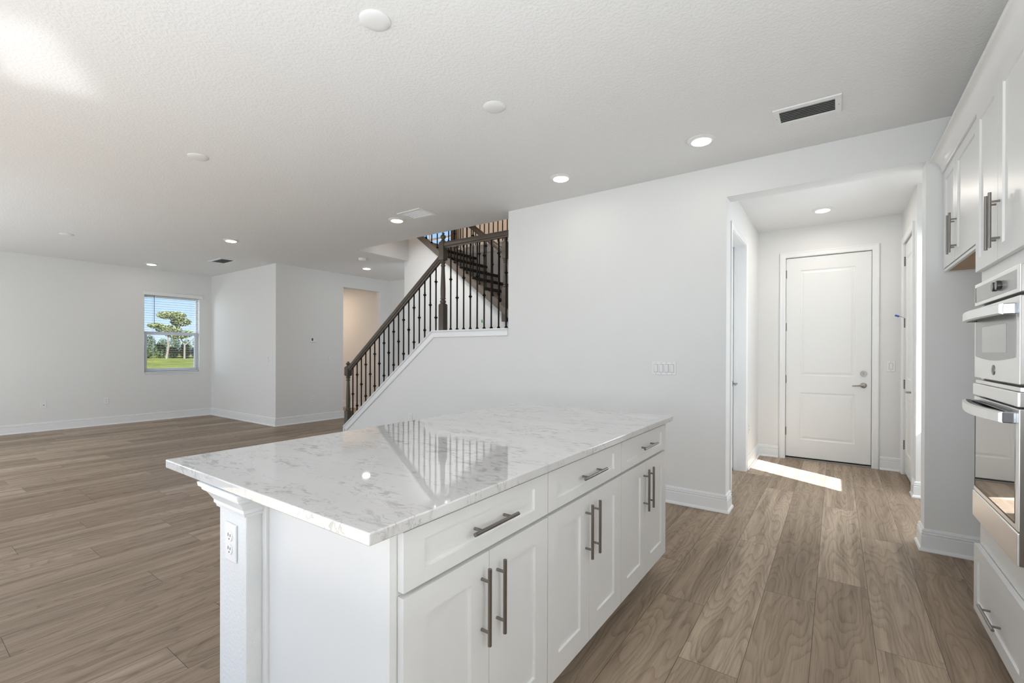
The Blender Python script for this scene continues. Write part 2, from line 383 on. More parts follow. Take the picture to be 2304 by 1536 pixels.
# wall in the middle of the stairwell, below the upper flight
bm = new_bm()
zl = lambda x: 1.95 + 0.7503 * (-3.968 - x)
prism(bm, [(-5.934, 0), (-2.80, 0), (-2.80, 1.68), (-3.66, 1.70), (-3.66, zl(-3.66)), (-5.578, zl(-5.578)), (-5.834, zl(-5.834)), (-5.834, H), (-5.934, H)], 'y', 5.246, 5.33)
struct('wall_stair_middle', bm, M_WALL, 'white wall under the upper stair flight', 'wall')
wall_y('wall_stair_back', 6.30, 6.42, -5.83, -2.80, 0, 2.81, [], 'wall behind the upper stair flight')
wall_x('wall_stair_right', -2.80, -2.70, YW + WT, 8.7, 0, 5.6, [], 'wall at the end of the landing')
# upstairs shell
wall_y('wall_upper_front', 4.10, 4.237, -10.6, -2.7, 3.16, 5.6, [], 'upstairs front wall')
wall_y('wall_upper_back', 8.0, 8.12, -10.6, -2.7, 3.16, 5.6, [(-8.95, -7.38, 3.55, 5.0)], 'beige upstairs wall with window')
wall_x('wall_upper_left', -10.6, -10.45, 4.1, 8.1, 3.16, 5.6, [], 'upstairs left wall')
bm = new_bm(); box(bm, -10.6, -2.7, 4.1, 8.12, 5.6, 5.8); struct('ceiling_upper', bm, M_CEIL, 'upstairs ceiling', 'ceiling')
# hall beyond the opening
XH1, XH2 = -0.805, 0.59
wall_x('wall_hall_left', XH1 - 0.14, XH1, YW + WT, YH, 0, H, [(4.70, 5.53, 0, 2.46)], 'white hall wall on the left')
wall_y('wall_hall_end', YH, YH + 0.14, XH1 - 0.14, XH2 + 0.2, 0, H, [(-0.505, 0.33, 0, 2.45)], 'white hall wall around the end door')
wall_x('wall_hall_right', XH2, XH2 + 0.12, 5.45, YH, 0, H, [(5.66, 6.40, 0, 2.46)], 'white hall wall on the right')
wall_y('wall_mudroom_jog', 5.45, 5.57, XH2 + 0.12, 1.47, 0, H, [], 'white return wall beside the hall')
wall_x('wall_mudroom_right', 1.35, 1.47, YW + WT, 5.45, 0, H, [(4.42, 5.22, 1.32, 2.26)], 'white side wall with the small window')
# kitchen outer walls behind and beside the camera
wall_x('wall_kitchen_side', 1.18, 1.30, -1.3, YW, 0, H, [], 'kitchen side wall')
wall_y('wall_patio', -1.22, -1.08, -10.6, 1.3, 0, H, [(-8.1, -7.0, 0.9, 2.1), (-4.2, -1.0, 0.0, 2.63)], 'wall with patio door')

# ------------------------------------------------------------------ skirting
BP = [(0, 0), (0.030, 0), (0.030, 0.006), (0.026, 0.016), (0.018, 0.022), (0.0165, 0.098), (0.013, 0.101), (0.013, 0.107), (0.0165, 0.110), (0.0165, 0.116), (0.011, 0.119), (0.011, 0.124), (0.014, 0.128), (0.009, 0.141), (0, 0.143)]
def base(name, path, side, label):
    bm = new_bm(); sweep(bm, path, BP, side=side); return struct(name, bm, M_TRIM, label, 'baseboard')
base('baseboard_left', [(XL, -1.0), (XL, YL), (X3, YL), (X3, 5.406), (X3 - 0.12, 5.406)], -1, 'white baseboard around the living room')
base('baseboard_foyer', [(X3 - .12, 6.296), (X3, 6.296), (X3, YH), (-5.9, YH)], -1, 'white baseboard in the foyer')
base('baseboard_foyer_back', [(-11.4, YH), (X3 - 0.12, YH)], -1, 'white baseboard seen through the doorway')
base('baseboard_right', [(-5.75, YW), (XO1, YW), (XO1, YW + WT), (XH1, YW + WT)], -1, 'white baseboard left of the hall opening')
base('baseboard_nook', [(XH2, YW + WT), (XO2, YW + WT), (XO2, YW), (1.18, YW)], -1, 'white baseboard right of the hall opening')
base('baseboard_hall_left', [(XH1, 5.60), (XH1, YH), (-0.575, YH)], -1, 'white baseboard at the left hall corner')
base('baseboard_hall_right', [(0.40, YH), (XH2, YH), (XH2, 6.47)], -1, 'white baseboard at the right hall corner')
base('baseboard_jog', [(XH2, 5.59), (XH2, 5.45), (1.35, 5.45)], -1, 'white baseboard on the return wall')

# ------------------------------------------------------------------ paneled slabs
def paneled(bm, x0, x1, z0, z1, panels, rings, th, yf=0.0):
    """slab with front face at y=yf (facing -y), back at yf+th, panels = [(xa,xb,za,zb)] stacked bottom to top with the same xa, xb"""
    def q(a, b, c, d): bm.faces.new([bm.verts.new(p) for p in (a, b, c, d)])
    def fr(xa, xb, za, zb): q((xa, yf, za), (xb, yf, za), (xb, yf, zb), (xa, yf, zb))
    xa, xb = panels[0][0], panels[0][1]
    fr(x0, xa, z0, z1); fr(xb, x1, z0, z1); zz = z0
    for (_, _, za, zb) in panels:
        fr(xa, xb, zz, za); zz = zb
        pr = None
        for ins, dep in rings:
            r = [(xa + ins, yf + dep, za + ins), (xb - ins, yf + dep, za + ins), (xb - ins, yf + dep, zb - ins), (xa + ins, yf + dep, zb - ins)]
            if pr:
                for i in range(4):
                    j = (i + 1) % 4; q(pr[i], pr[j], r[j], r[i])
            pr = r
        q(*pr)
    fr(xa, xb, zz, z1)
    y1 = yf + th
    q((x1, y1, z0), (x0, y1, z0), (x0, y1, z1), (x1, y1, z1)); q((x0, y1, z0), (x0, yf, z0), (x0, yf, z1), (x0, y1, z1)); q((x1, yf, z0), (x1, y1, z0), (x1, y1, z1), (x1, yf, z1))
    q((x0, yf, z1), (x1, yf, z1), (x1, y1, z1), (x0, y1, z1)); q((x0, y1, z0), (x1, y1, z0), (x1, yf, z0), (x0, yf, z0))
    bmesh.ops.remove_doubles(bm, verts=bm.verts, dist=1e-5)
SHK = [(0, 0), (0.0022, 0.0070), (0.0030, 0.0078)]
MOLD = [(0, 0), (0.006, 0.006), (0.016, 0.009), (0.030, 0.006), (0.040, 0.0035)]
def pull(name, parent, p0, p1, out, stand=0.030, r=0.0058):
    """bar pull from p0 to p1 (local coords), posts reaching back along +out to the front"""
    bm = new_bm(); p0 = Vector(p0); p1 = Vector(p1); o = Vector(out); d = (p1 - p0); L_ = d.length; d = d / L_
    tube(bm, p0 + o * -stand, p1 + o * -stand, r, 16)
    ins = L_ * 0.17
    for p in (p0 + d * ins, p1 - d * ins): tube(bm, p, p + o * -(stand), r * 0.78, 12)
    return obj(name, bm, M_NICK, parent, smooth=True)

# ------------------------------------------------------------------ kitchen island
ISX = -0.818      # door face plane
def base_cab(y0, y1, label, first):
    w = y1 - y0
    t = thing('base_cabinet', label, 'cabinet', (ISX, y0, 0), PI / 2, 'island base cabinets')   # local x -> +Y, front faces +X
    bm = new_bm(); box(bm, 0, w, 0.022, 0.58, 0.105, 0.884)
    if first: box(bm, -0.02, 0.0, 0.022, 0.568, 0, 0.884, 0.001)
    obj('carcass', bm, M_CAB, t)
    bm = new_bm(); box(bm, 0, w, 0.09, 0.105, 0, 0.106); obj('toe_kick', bm, M_CAB, t)
    g = 0.0022
    bm = new_bm(); paneled(bm, g, w - g, 0.728, 0.870, [(0.07, w - 0.085, 0.764, 0.836)], SHK, 0.02); dr = obj('drawer', bm, M_CAB, t)
    pull('handle', dr, (w / 2 - 0.103, 0, 0.800), (w / 2 + 0.103, 0, 0.800), (0, 1, 0))
    c = w / 2 - 0.003
    for a, b, hx in ((g, c - 0.0012, c - 0.035), (c + 0.0012, w - g, c + 0.037)):
        bm = new_bm(); paneled(bm, a, b, 0.115, 0.716, [(a + 0.076, b - 0.078, 0.200, 0.648)], SHK, 0.02)
        d = obj('door', bm, M_CAB, t); pull('handle', d, (hx, 0, 0.468), (hx, 0, 0.684), (0, 1, 0))
    return t
base_cab(0.720, 1.376, 'white shaker island cabinet nearest the camera, with end panel', True)
base_cab(1.376, 2.045, 'white shaker island cabinet in the middle of the three', False)
base_cab(2.045, 2.732, 'white shaker island cabinet farthest from the camera, nearest the wall', False)
bm = new_bm(); box(bm, -1.904, -0.789, 0.604, 2.777, 0.8855, 0.914, 0.003)
tag(obj('countertop', bm, M_QUARTZ), 'glossy white quartz countertop with grey flecks on the island', 'countertop')
# drywall end post and back wall of the island, with capital moulding
t = thing('island_end_post', 'white textured half wall with moulded end post carrying the island overhang', 'half wall', (-1.5, 0.645, 0))
bm = new_bm(); box(bm, -0.083, 0.09, 0.0, 2.05, 0, 0.884, 0.004); obj('post', bm, M_ORANGE, t)
bm = new_bm(); box(bm, 0.09, 0.114, 0.045, 0.075, 0, 0.884, 0.003); obj('scribe_trim', bm, M_CAB, t)
CR = [(0, 0.775), (0.006, 0.775), (0.008, 0.787), (0.012, 0.792), (0.012, 0.805), (0.016, 0.815), (0.026, 0.838), (0.036, 0.850), (0.038, 0.862), (0.044, 0.866), (0.046, 0.884), (0, 0.884)]
CR = [(o, 0.884 - (0.884 - z) * 0.72) for o, z in CR]
bm = new_bm(); sweep(bm, [(-0.083, 0.6), (-0.083, 0), (0.09, 0), (0.09, 0.05)], CR, side=-1); obj('capital', bm, M_TRIM, t)

def outlet(loc, rz, label, cat='outlet', kind='duplex', s=1.0, n=1, group=None):
    """wall plate facing local -y"""
    t = thing({'duplex': 'wall_outlet', 'rocker': 'light_switch', 'coax': 'coax_plate'}[kind], label, cat, loc, rz, group)
    w = 0.035 + 0.023 * (n - 1); h = 0.057
    bm = new_bm(); box(bm, -w * s, w * s, -0.006, 0, -h * s, h * s, 0.0025); obj('plate', bm, M_PLATE, t)
    if kind == 'duplex':
        for dz in (-0.02, 0.02):
            bm = new_bm(); tube(bm, (0, -0.0085, dz), (0, -0.0055, dz), 0.0165, 20); r = obj('receptacle', bm, M_PLATE, t, True)
            bm = new_bm(); box(bm, -0.0075, -0.005, -0.0092, -0.0085, dz - 0.001, dz + 0.009); box(bm, 0.005, 0.0075, -0.0092, -0.0085, dz - 0.001, dz + 0.007); tube(bm, (0, -0.0092, dz - 0.008), (0, -0.0085, dz - 0.008), 0.0024, 8)
            obj('slots', bm, M_PLATED, r)
    elif kind == 'coax':
        bm = new_bm(); tube(bm, (0, -0.014, -0.008), (0, -0.005, -0.008), 0.006, 12); obj('connector', bm, M_PLATED, t, True)
    else:
        for i in range(n):
            x = (i - (n - 1) / 2) * 0.046
            bm = new_bm(); prism(bm, [(-0.006, -0.033), (-0.0075, -0.033), (-0.0125, 0.033), (-0.006, 0.033)], 'x', x - 0.0155, x + 0.0155)
            obj('rocker', bm, M_PLATE, t)
            bm = new_bm(); box(bm, x - 0.018, x + 0.018, -0.0066, -0.0060, -0.036, 0.0355); obj('rocker_surround', bm, M_GAPL, t)
            for dz in (-0.048, 0.048):
                bm = new_bm(); tube(bm, (x, -0.0068, dz), (x, -0.0058, dz), 0.0028, 8); obj('screw', bm, M_NICK, t)
    return t
outlet((-1.497, 0.6448, 0.712), 0, 'white duplex outlet on the end post of the island')

# ------------------------------------------------------------------ right-hand cabinets (front faces -X): local x -> -Y
CX = 0.560
def cab_t(name, label, y_far, x=CX): return thing(name, label, 'cabinet', (x, y_far, 0), -PI / 2)
t = cab_t('wall_cabinet', 'white two-door wall cabinet above the empty refrigerator nook', 4.000)
w = 4.000 - 3.075
bm = new_bm(); box(bm, 0, w, 0.022, 0.60, 1.818, 2.47); box(bm, 0, 0.02, 0.004, 0.6, 1.812, 1.83); box(bm, 0.02, w, 0.004, 0.02, 1.812, 1.828); obj('carcass', bm, M_CAB, t)
bm = new_bm(); box(bm, 0.02, w, 0.024, 0.6, 1.815, 1.8178); obj('underside', bm, M_CABIN, t)
for a, b, hx in ((0.004, 0.352, 0.352 - 0.022), (0.356, w - 0.003, 0.356 + 0.04)):
    bm = new_bm(); paneled(bm, a, b, 1.832, 2.448, [(a + 0.058, min(b - 0.058, 0.81), 1.893, 2.388)], SHK, 0.02); d = obj('door', bm, M_CAB, t)
    pull('handle', d, (hx, 0, 1.872), (hx, 0, 2.10), (0, 1, 0))
OX = 0.543
t = thing('oven_cabinet', 'tall white cabinet housing the two wall ovens', 'cabinet', (OX, 3.067, 0), -PI / 2)
w = 3.067 - 2.335
bm = new_bm()
box(bm, 0, w, 0.022, 0.62, 0.105, 0.518); box(bm, 0, w, 0.022, 0.62, 1.614, 2.47)            # below and above the ovens
box(bm, 0, 0.046, 0.022, 0.62, 0.518, 1.614); box(bm, w - 0.035, w, 0.022, 0.62, 0.518, 1.614)
box(bm, 0.046, w - 0.035, 0.60, 0.62, 0.518, 1.614)
obj('carcass', bm, M_CAB, t)
bm = new_bm(); box(bm, 0, w, 0.09, 0.105, 0, 0.106); obj('toe_kick', bm, M_CAB, t)
for a, b, hx in ((0.002, 0.363, 0.363 - 0.022), (0.367, w - 0.002, 0.367 + 0.030)):
    bm = new_bm(); paneled(bm, a, b, 1.678, 2.442, [(a + 0.058, b - 0.058, 1.738, 2.385)], SHK, 0.02); d = obj('door', bm, M_CAB, t)
    pull('handle', d, (hx, 0, 1.725), (hx, 0, 1.952), (0, 1, 0))
bm = new_bm(); paneled(bm, 0.002, w - 0.002, 0.075, 0.388, [(0.064, w - 0.064, 0.132, 0.325)], SHK, 0.02); d = obj('drawer', bm, M_CAB, t)
pull('handle', d, (w / 2 - 0.112, 0, 0.190), (w / 2 + 0.112, 0, 0.190), (0, 1, 0))
# crown moulding (one continuous run)
CRW = [(0, 0.0), (0.004, 0.0), (0.006, 0.004), (0.006, 0.008)] + [(0.006 + 0.068 * (1 - math.cos(a)), 0.008 + 0.072 * math.sin(a)) for a in [PI / 2 * q / 12 for q in range(1, 13)]] + [(0.078, 0.082), (0.078, 0.090), (0, 0.090)]
bm = new_bm(); sweep(bm, [(OX + 0.0215, 4.0), (OX + 0.0215, 2.3345), (1.16, 2.3345)], [(0.0 if o == 0 else 0.012 + o * 0.76, 2.4495 + z) for o, z in CRW], side=-1)
tag(obj('crown_moulding', bm, M_CAB, None, True), 'white crown moulding along the top of the tall kitchen cabinets', 'moulding')

# ------------------------------------------------------------------ wall ovens: local x -> -Y (0 = far end), front at local y=0 facing -X
VX, VY = 0.533, 3.018
OW = 0.645
def arc_handle(parent, zc, out=0.062, h=0.040):
    bm = new_bm(); n = 16; pr = []
    for i in range(n + 1):
        u = i / n; x = 0.03 + (OW - 0.06) * u; y = -out * (0.55 + 0.45 * math.sin(PI * u))
        dz = 0.012 * math.sin(PI * u)
        pr.append([bm.verts.new(p) for p in ((x, y, zc - h / 2 - dz * .3), (x, y - 0.012, zc - h / 2 + 0.004 - dz * .3), (x, y - 0.012, zc + h / 2 - 0.004), (x, y, zc + h / 2))])
    for a, b in zip(pr, pr[1:]):
        for i in range(4):
            j = (i + 1) % 4; bm.faces.new((a[i], b[i], b[j], a[j]))
    bm.faces.new(pr[0]); bm.faces.new(pr[-1][::-1])
    hd = obj('handle', bm, M_STEEL, parent, True)
    bm = new_bm(); pr = []
    for i in range(n + 1):
        u = i / n; x = 0.034 + (OW - 0.068) * u; y = -out * (0.55 + 0.45 * math.sin(PI * u)) + 0.0005; dz = 0.012 * math.sin(PI * u)
        pr.append([bm.verts.new(p) for p in ((x, y, zc - h / 2 + 0.001 - dz * .3), (x, y + 0.016, zc - h / 2 + 0.001 - dz * .3), (x, y + 0.016, zc + h / 2 - 0.001), (x, y, zc + h / 2 - 0.001))])
    for a, b in zip(pr, pr[1:]):
        for i in range(4):
            j = (i + 1) % 4; bm.faces.new((a[i], b[i], b[j], a[j]))
    bm.faces.new(pr[0]); bm.faces.new(pr[-1][::-1]); obj('grip_shade', bm, M_BLACK, hd)  # black strip put in as the shadow between handle and door
    for xb in (0.03, OW - 0.055):
        bm = new_bm(); box(bm, xb, xb + 0.025, -out * 0.62, 0.002, zc - h / 2, zc + h / 2, 0.003); obj('end_bracket', bm, M_CHROME, hd)
    return hd
def zz(z): return 1.29 + (z - 1.29) * 1.019
t = thing('microwave_oven', 'built-in stainless microwave oven with control panel and two black knobs', 'oven', (VX, VY, 0), -PI / 2)
bm = new_bm(); box(bm, 0.02, OW - 0.02, 0.03, 0.56, zz(1.165), zz(1.60)); obj('body', bm, M_BLACK, t)
bm = new_bm(); box(bm, 0, OW, 0.0, 0.034, zz(1.507), zz(1.606), 0.003); cp = obj('control_panel', bm, M_STEEL, t)
bm = new_bm(); box(bm, 0.024, 0.610, -0.0015, 0.002, zz(1.522), zz(1.590), 0.0008); obj('display_glass', bm, M_OVGLASS2, cp)
bm = new_bm(); box(bm, 0.022, 0.030, -0.0022, -0.0014, zz(1.523), zz(1.589)); obj('display_edge', bm, M_BLACK, cp)
for kx in (0.372, 0.428):
    bm = new_bm(); lathe(bm, 0, 0, [(0.0165, 0), (0.0165, 0.004), (0.019, 0.005), (0.019, 0.015), (0.017, 0.017)], 24)
    k = obj('knob', bm, M_KNOB, cp, True); k.rotation_euler = (PI / 2, 0, 0); k.location = (kx, 0.0, zz(1.556))
bm = new_bm(); box(bm, 0, OW, 0.0, 0.034, zz(1.182), zz(1.496), 0.003); dr = obj('door', bm, M_STEEL, t)
bm = new_bm()
pts = [(0.024, zz(1.44)), (0.024, zz(1.278))] + [(0.024 + 0.588 * i / 12, zz(1.278) - 0.016 * math.sin(PI * i / 12)) for i in range(1, 12)] + [(0.612, zz(1.278)), (0.612, zz(1.44))]
prism(bm, pts, 'y', -0.0015, 0.002); g = obj('door_glass', bm, M_OVGLASS2, dr)
bm = new_bm(); box(bm, 0.145, 0.50, -0.0022, -0.0014, zz(1.295), zz(1.405), 0.0003); obj('door_window', bm, M_OVGLASS, dr)
bm = new_bm(); lathe(bm, 0, 0, [(0.021, 0), (0.021, 0.002), (0.019, 0.003)], 28); bd = obj('badge', bm, M_NICK, dr, True); bd.rotation_euler = (PI / 2, 0, 0); bd.location = (0.32, 0, zz(1.224))
bm = new_bm()
for rr in (0.017, 0.0155):
    lathe(bm, 0, 0, [(rr, 0.0031), (rr, 0.0036), (rr - 0.001, 0.0036), (rr - 0.001, 0.0031)], 28) if False else None
ring = bmesh.ops.create_circle(bm, cap_ends=False, radius=0.0165, segments=28)
bmesh.ops.delete(bm, geom=bm.verts, context='VERTS')
for i in range(28):
    a0, a1 = 2*PI*i/28, 2*PI*(i+1)/28
    bm.faces.new([bm.verts.new((r*math.cos(a), r*math.sin(a), 0.0034)) for r, a in ((0.0150,a0),(0.0168,a0),(0.0168,a1),(0.0150,a1))])
def stroke(bm, pts, w, z):
    for (x0, y0), (x1, y1) in zip(pts, pts[1:]):
        d = Vector((x1-x0, y1-y0)); n = Vector((-d.y, d.x)).normalized() * w / 2; e = d.normalized() * w * 0.3
        bm.faces.new([bm.verts.new((x, y, z)) for x, y in ((x0-e.x+n.x, y0-e.y+n.y), (x0-e.x-n.x, y0-e.y-n.y), (x1+e.x-n.x, y1+e.y-n.y), (x1+e.x+n.x, y1+e.y+n.y))])
# script-like letters of the round emblem
stroke(bm, [(-0.001, 0.007), (-0.004, 0.009), (-0.0085, 0.004), (-0.0095, -0.003), (-0.006, -0.007), (-0.002, -0.003), (-0.001, 0.001), (-0.005, -0.001)], 0.0016, 0.0034)
stroke(bm, [(0.008, 0.006), (0.005, 0.009), (0.0015, 0.006), (0.004, 0.001), (0.0005, -0.003), (0.003, -0.008), (0.008, -0.006), (0.009, -0.002)], 0.0016, 0.0034)
em = obj('emblem', bm, M_CHROME, dr); em.rotation_euler = (PI / 2, 0, 0); em.location = (0.32, 0, zz(1.224))
arc_handle(dr, zz(1.452))
for za, zb in ((1.509, 1.604), (1.184, 1.494)):
    bm = new_bm(); box(bm, OW - 0.001, OW + 0.003, 0.003, 0.034, zz(za), zz(zb), 0.001); obj('side_trim', bm, M_NICK, t)
t = thing('built_in_oven', 'built-in stainless wall oven below the microwave, with large glass window', 'oven', (VX, VY, 0), -PI / 2)
bm = new_bm(); box(bm, 0.02, OW - 0.02, 0.03, 0.56, 0.530, zz(1.14)); obj('body', bm, M_BLACK, t)
bm = new_bm(); box(bm, -0.006, OW, -0.004, 0.034, zz(1.103), zz(1.155), 0.003); obj('vent_trim', bm, M_STEEL, t)
bm = new_bm(); box(bm, 0.004, OW - 0.004, 0.004, 0.034, zz(1.157), zz(1.172), 0.001); obj('spacer_trim', bm, M_STEEL, t)
bm = new_bm(); box(bm, 0.0, OW, 0.0, 0.034, zz(0.665), zz(1.096), 0.003); dr = obj('door', bm, M_STEEL, t)
bm = new_bm(); box(bm, 0.018, 0.606, -0.0015, 0.002, zz(0.685), zz(1.075), 0.0008); obj('door_glass', bm, M_OVGLASS, dr)
bm = new_bm(); box(bm, 0.018, 0.032, -0.0022, -0.0014, zz(0.686), zz(1.074)); box(bm, 0.032, 0.606, -0.0022, -0.0014, zz(0.686), zz(0.692)); obj('glass_border', bm, M_BLACK, dr)
arc_handle(dr, zz(1.062))
for za, zb in ((1.105, 1.153), (0.547, 1.094)):
    bm = new_bm(); box(bm, OW - 0.001, OW + 0.003, 0.003, 0.034, zz(za), zz(zb), 0.001); obj('side_trim', bm, M_NICK, t)
bm = new_bm(); box(bm, -0.008, OW, -0.003, 0.034, zz(0.545), zz(0.662), 0.004); obj('lower_trim', bm, M_STEEL, t)

# ------------------------------------------------------------------ ceiling fixtures
def can_light(x, y, label, power=0.6):
    t = thing('ceiling_light', label, 'ceiling light', (x, y, H), 0, 'lit round recessed ceiling lights')
    bm = new_bm(); lathe(bm, 0, 0, [(0.094, 0.0), (0.094, -0.004), (0.086, -0.010), (0.070, -0.014), (0.066, -0.014)], 36); obj('trim_ring', bm, M_LAMPTRIM, t, True)
    bm = new_bm(); lathe(bm, 0, 0, [(0.064, -0.013), (0.064, -0.017), (0.058, -0.020)], 36); obj('lens', bm, M_LED, t, True)
    l = bpy.data.lights.new('lamp', 'AREA'); l.shape = 'DISK'; l.size = 0.12; l.energy = power; l.color = (1.0, 0.72, 0.50) if power > 10 else (1.0, 0.93, 0.84)
    o = bpy.data.objects.new('lamp_light', l); C.objects.link(o); o.parent = t; o.location = (0, 0, -0.024)
for x, y, lb in ((-0.791, 3.454, 'round ceiling light nearest the air vent by the hall opening'),
                 (-1.959, 3.498, 'round ceiling light second from the right along the wall'),
                 (-4.134, 3.540, 'round ceiling light beside the slatted vent before the stairwell'),
                 (-6.764, 2.896, 'round ceiling light in the living room above the corner wall'),
                 (-9.739, 2.886, 'round ceiling light farthest left above the window wall'),
                 (-6.967, 5.268, 'round ceiling light in the foyer beneath the smoke detector'),
                 (-0.121, 5.859, 'round ceiling light in the hall before the end door')):
    can_light(x, y, lb, 4.0 if 'end door' in lb else 0.6)
can_light(-9.6, 5.5, 'warm ceiling light inside the room behind the doorway', 16.0)
for x, y in ((-4.6, 7.3), (-6.9, 6.2)):
    l = bpy.data.lights.new('upstairs_lamp', 'AREA'); l.shape = 'DISK'; l.size = 0.3; l.energy = 15; l.color = (1.0, 0.68, 0.46)
    o = bpy.data.objects.new('upstairs_lamp', l); C.objects.link(o); o.location = (x, y, 5.55)
def blank(x, y, lb):
    bm = new_bm(); lathe(bm, x, y, [(0.070, H), (0.070, H - 0.003), (0.062, H - 0.009), (0.035, H - 0.013), (0.006, H - 0.014)], 40)
    tag(obj('ceiling_cover_plate', bm, M_PLATE, None, True), lb, 'cover plate', 'blank round ceiling cover plates')
blank(-1.731, 1.353, 'blank round white ceiling plate nearest the camera')
blank(-1.734, 2.255, 'blank round white ceiling plate in the middle of the kitchen ceiling')
blank(-4.073, 1.505, 'blank round white ceiling plate left of centre')
blank(-8.194, 1.521, 'blank round white ceiling plate far away at the left')
bm = new_bm(); lathe(bm, -6.295, 4.677, [(0.062, H), (0.062, H - 0.012), (0.056, H - 0.028), (0.048, H - 0.040), (0.012, H - 0.043)], 32)
tag(obj('smoke_detector', bm, M_PLATE, None, True), 'white round smoke detector on the foyer ceiling', 'smoke detector')
def vent(x0, x1, y0, y1, label, flip=False):
    t = thing('ceiling_vent', label, 'air vent', ((x0 + x1) / 2, (y0 + y1) / 2, H), 0, 'slatted ceiling air vents')
    a = (x1 - x0) / 2; b = (y1 - y0) / 2; ia, ib = a - 0.033, b - 0.040
    bm = new_bm()
    for r in ((-a, a, -b, -ib), (-a, a, ib, b), (-a, -ia, -ib, ib), (ia, a, -ib, ib)): box(bm, r[0], r[1], r[2], r[3], -0.009, 0.0, 0.002)
    obj('frame', bm, M_PLATE, t)
    bm = new_bm(); box(bm, -ia, ia, -ib, ib, -0.001, 0.0); obj('duct_opening', bm, M_VENTIN, t)
    n = 7
    for i in range(n):
        y = -ib + (i + 0.5) * 2 * ib / n
        bm = new_bm(); prism(bm, [(y + 0.0030, -0.009), (y + 0.0018, -0.009), (y - 0.0012, -0.0015), (y, -0.0015)] if flip else [(y - 0.004, -0.009), (y - 0.0025, -0.009), (y + 0.0085, -0.0015), (y + 0.007, -0.0015)], 'x', -ia, ia); obj('slat', bm, M_PLATE, t)
    for sx_ in (-1, 1):
        bm = new_bm(); tube(bm, (sx_ * (a - 0.014), 0, -0.0100), (sx_ * (a - 0.014), 0, -0.008), 0.003, 8); obj('screw', bm, M_NICK, t)
vent(-0.333, 0.023, 3.292, 3.535, 'white slatted ceiling vent nearest the hall opening')
vent(-3.945, -3.590, 3.376, 3.637, 'white slatted ceiling vent beside the stairwell', True)
vent(-8.64, -8.17, 3.335, 3.61, 'white slatted ceiling vent far away in the living room')

# ------------------------------------------------------------------ wall plates
outlet((-1.221, YW, 1.155), 0, 'white four-gang rocker light switch on the wall left of the hall opening', 'light switch', 'rocker', n=4)
outlet((-4.421, YW, 0.455), 0, 'white outlet low on the sloping stair wall', group=None)
outlet((XL, 1.659, 0.426), PI / 2, 'white wall plate with one small dark socket low on the window wall, far left', 'wall plate', 'coax')
outlet((XL, 2.431, 0.425), PI / 2, 'white outlet low on the window wall below and left of the window')
outlet((-9.166, YL, 0.422), 0, 'white outlet low on the wall right of the window')
outlet((-8.130, YL, 1.154), 0, 'white light switch near the outside corner right of the window', 'light switch', 'rocker')
outlet((X3, 5.101, 1.163), PI / 2, 'white light switch between thermostat and doorway', 'light switch', 'rocker')
outlet((X3, 4.762, 0.421), PI / 2, 'white outlet below the thermostat')
outlet((XH1, 5.797, 0.439), PI / 2, 'white outlet low on the left hall wall')
outlet((0.496, YH, 1.147), 0, 'white light switch right of the hall end door', 'light switch', 'rocker')
t = thing('thermostat', 'white wall thermostat with small dark display', 'thermostat', (X3, 4.769, 1.51), PI / 2)
bm = new_bm(); box(bm, -0.058, 0.058, -0.024, 0, -0.048, 0.048, 0.006); obj('housing', bm, M_PLATE, t)
bm = new_bm(); box(bm, -0.040, -0.008, -0.0255, -0.0235, -0.022, 0.026, 0.0005); obj('display', bm, M_PLATED, t)

# ------------------------------------------------------------------ doors
def casing(name, w, h, cw=0.062, label=''):
    """local: opening 0..w, 0..h, faces -y"""
    bm = new_bm()
    pr = [(0, 0), (0, -0.010), (0.008, -0.014), (cw - 0.018, -0.014), (cw - 0.010, -0.018), (cw, -0.016), (cw, 0)]
    def run(P, d):
        pass
    path = [(0, 0), (0, h), (w, h), (w, 0)]; rings = []
    nrm = [(-1, 0), (-1, 1), (1, 1), (1, 0)]
    for (x, z), (nx, nz) in zip(path, nrm):
        rings.append([bm.verts.new((x + nx * o, y, z + nz * o)) for o, y in pr])
    k = len(pr)
    for a, b in zip(rings, rings[1:]):
        for i in range(k):
            j = (i + 1) % k; bm.faces.new((a[i], b[i], b[j], a[j]))
    bm.faces.new(rings[0]); bm.faces.new(rings[-1][::-1])
    return bm
def lever(parent, x, z, direction, yf=0.0):
    bm = new_bm(); tube(bm, (x, yf - 0.006, z), (x, yf, z), 0.031, 24); tube(bm, (x, yf - 0.011, z), (x, yf - 0.006, z), 0.024, 24, 0.031)
    tube(bm, (x, yf - 0.052, z), (x, yf - 0.010, z), 0.0095, 14)
    pts = [(0, 0), (0.03, -0.001), (0.065, -0.005), (0.105, -0.008)]
    for (a, b), (c, d) in zip(pts, pts[1:]): tube(bm, (x + direction * a, yf - 0.048, z + b), (x + direction * c, yf - 0.048, z + d), 0.0095 - a * 0.03, 12, 0.0095 - c * 0.03)
    return obj('door_handle', bm, M_SATIN, parent, True)
def hinge(parent, x, z, yf=0.0, name='hinge'):
    bm = new_bm(); box(bm, x - 0.006, x + 0.010, yf - 0.003, yf + 0.002, z - 0.048, z + 0.048)
    for k in range(5): tube(bm, (x, yf - 0.006, z - 0.050 + k * 0.0201), (x, yf - 0.006, z - 0.0315 + k * 0.0201), 0.0065, 10)
    return obj(name, bm, M_HINGE, parent, True)
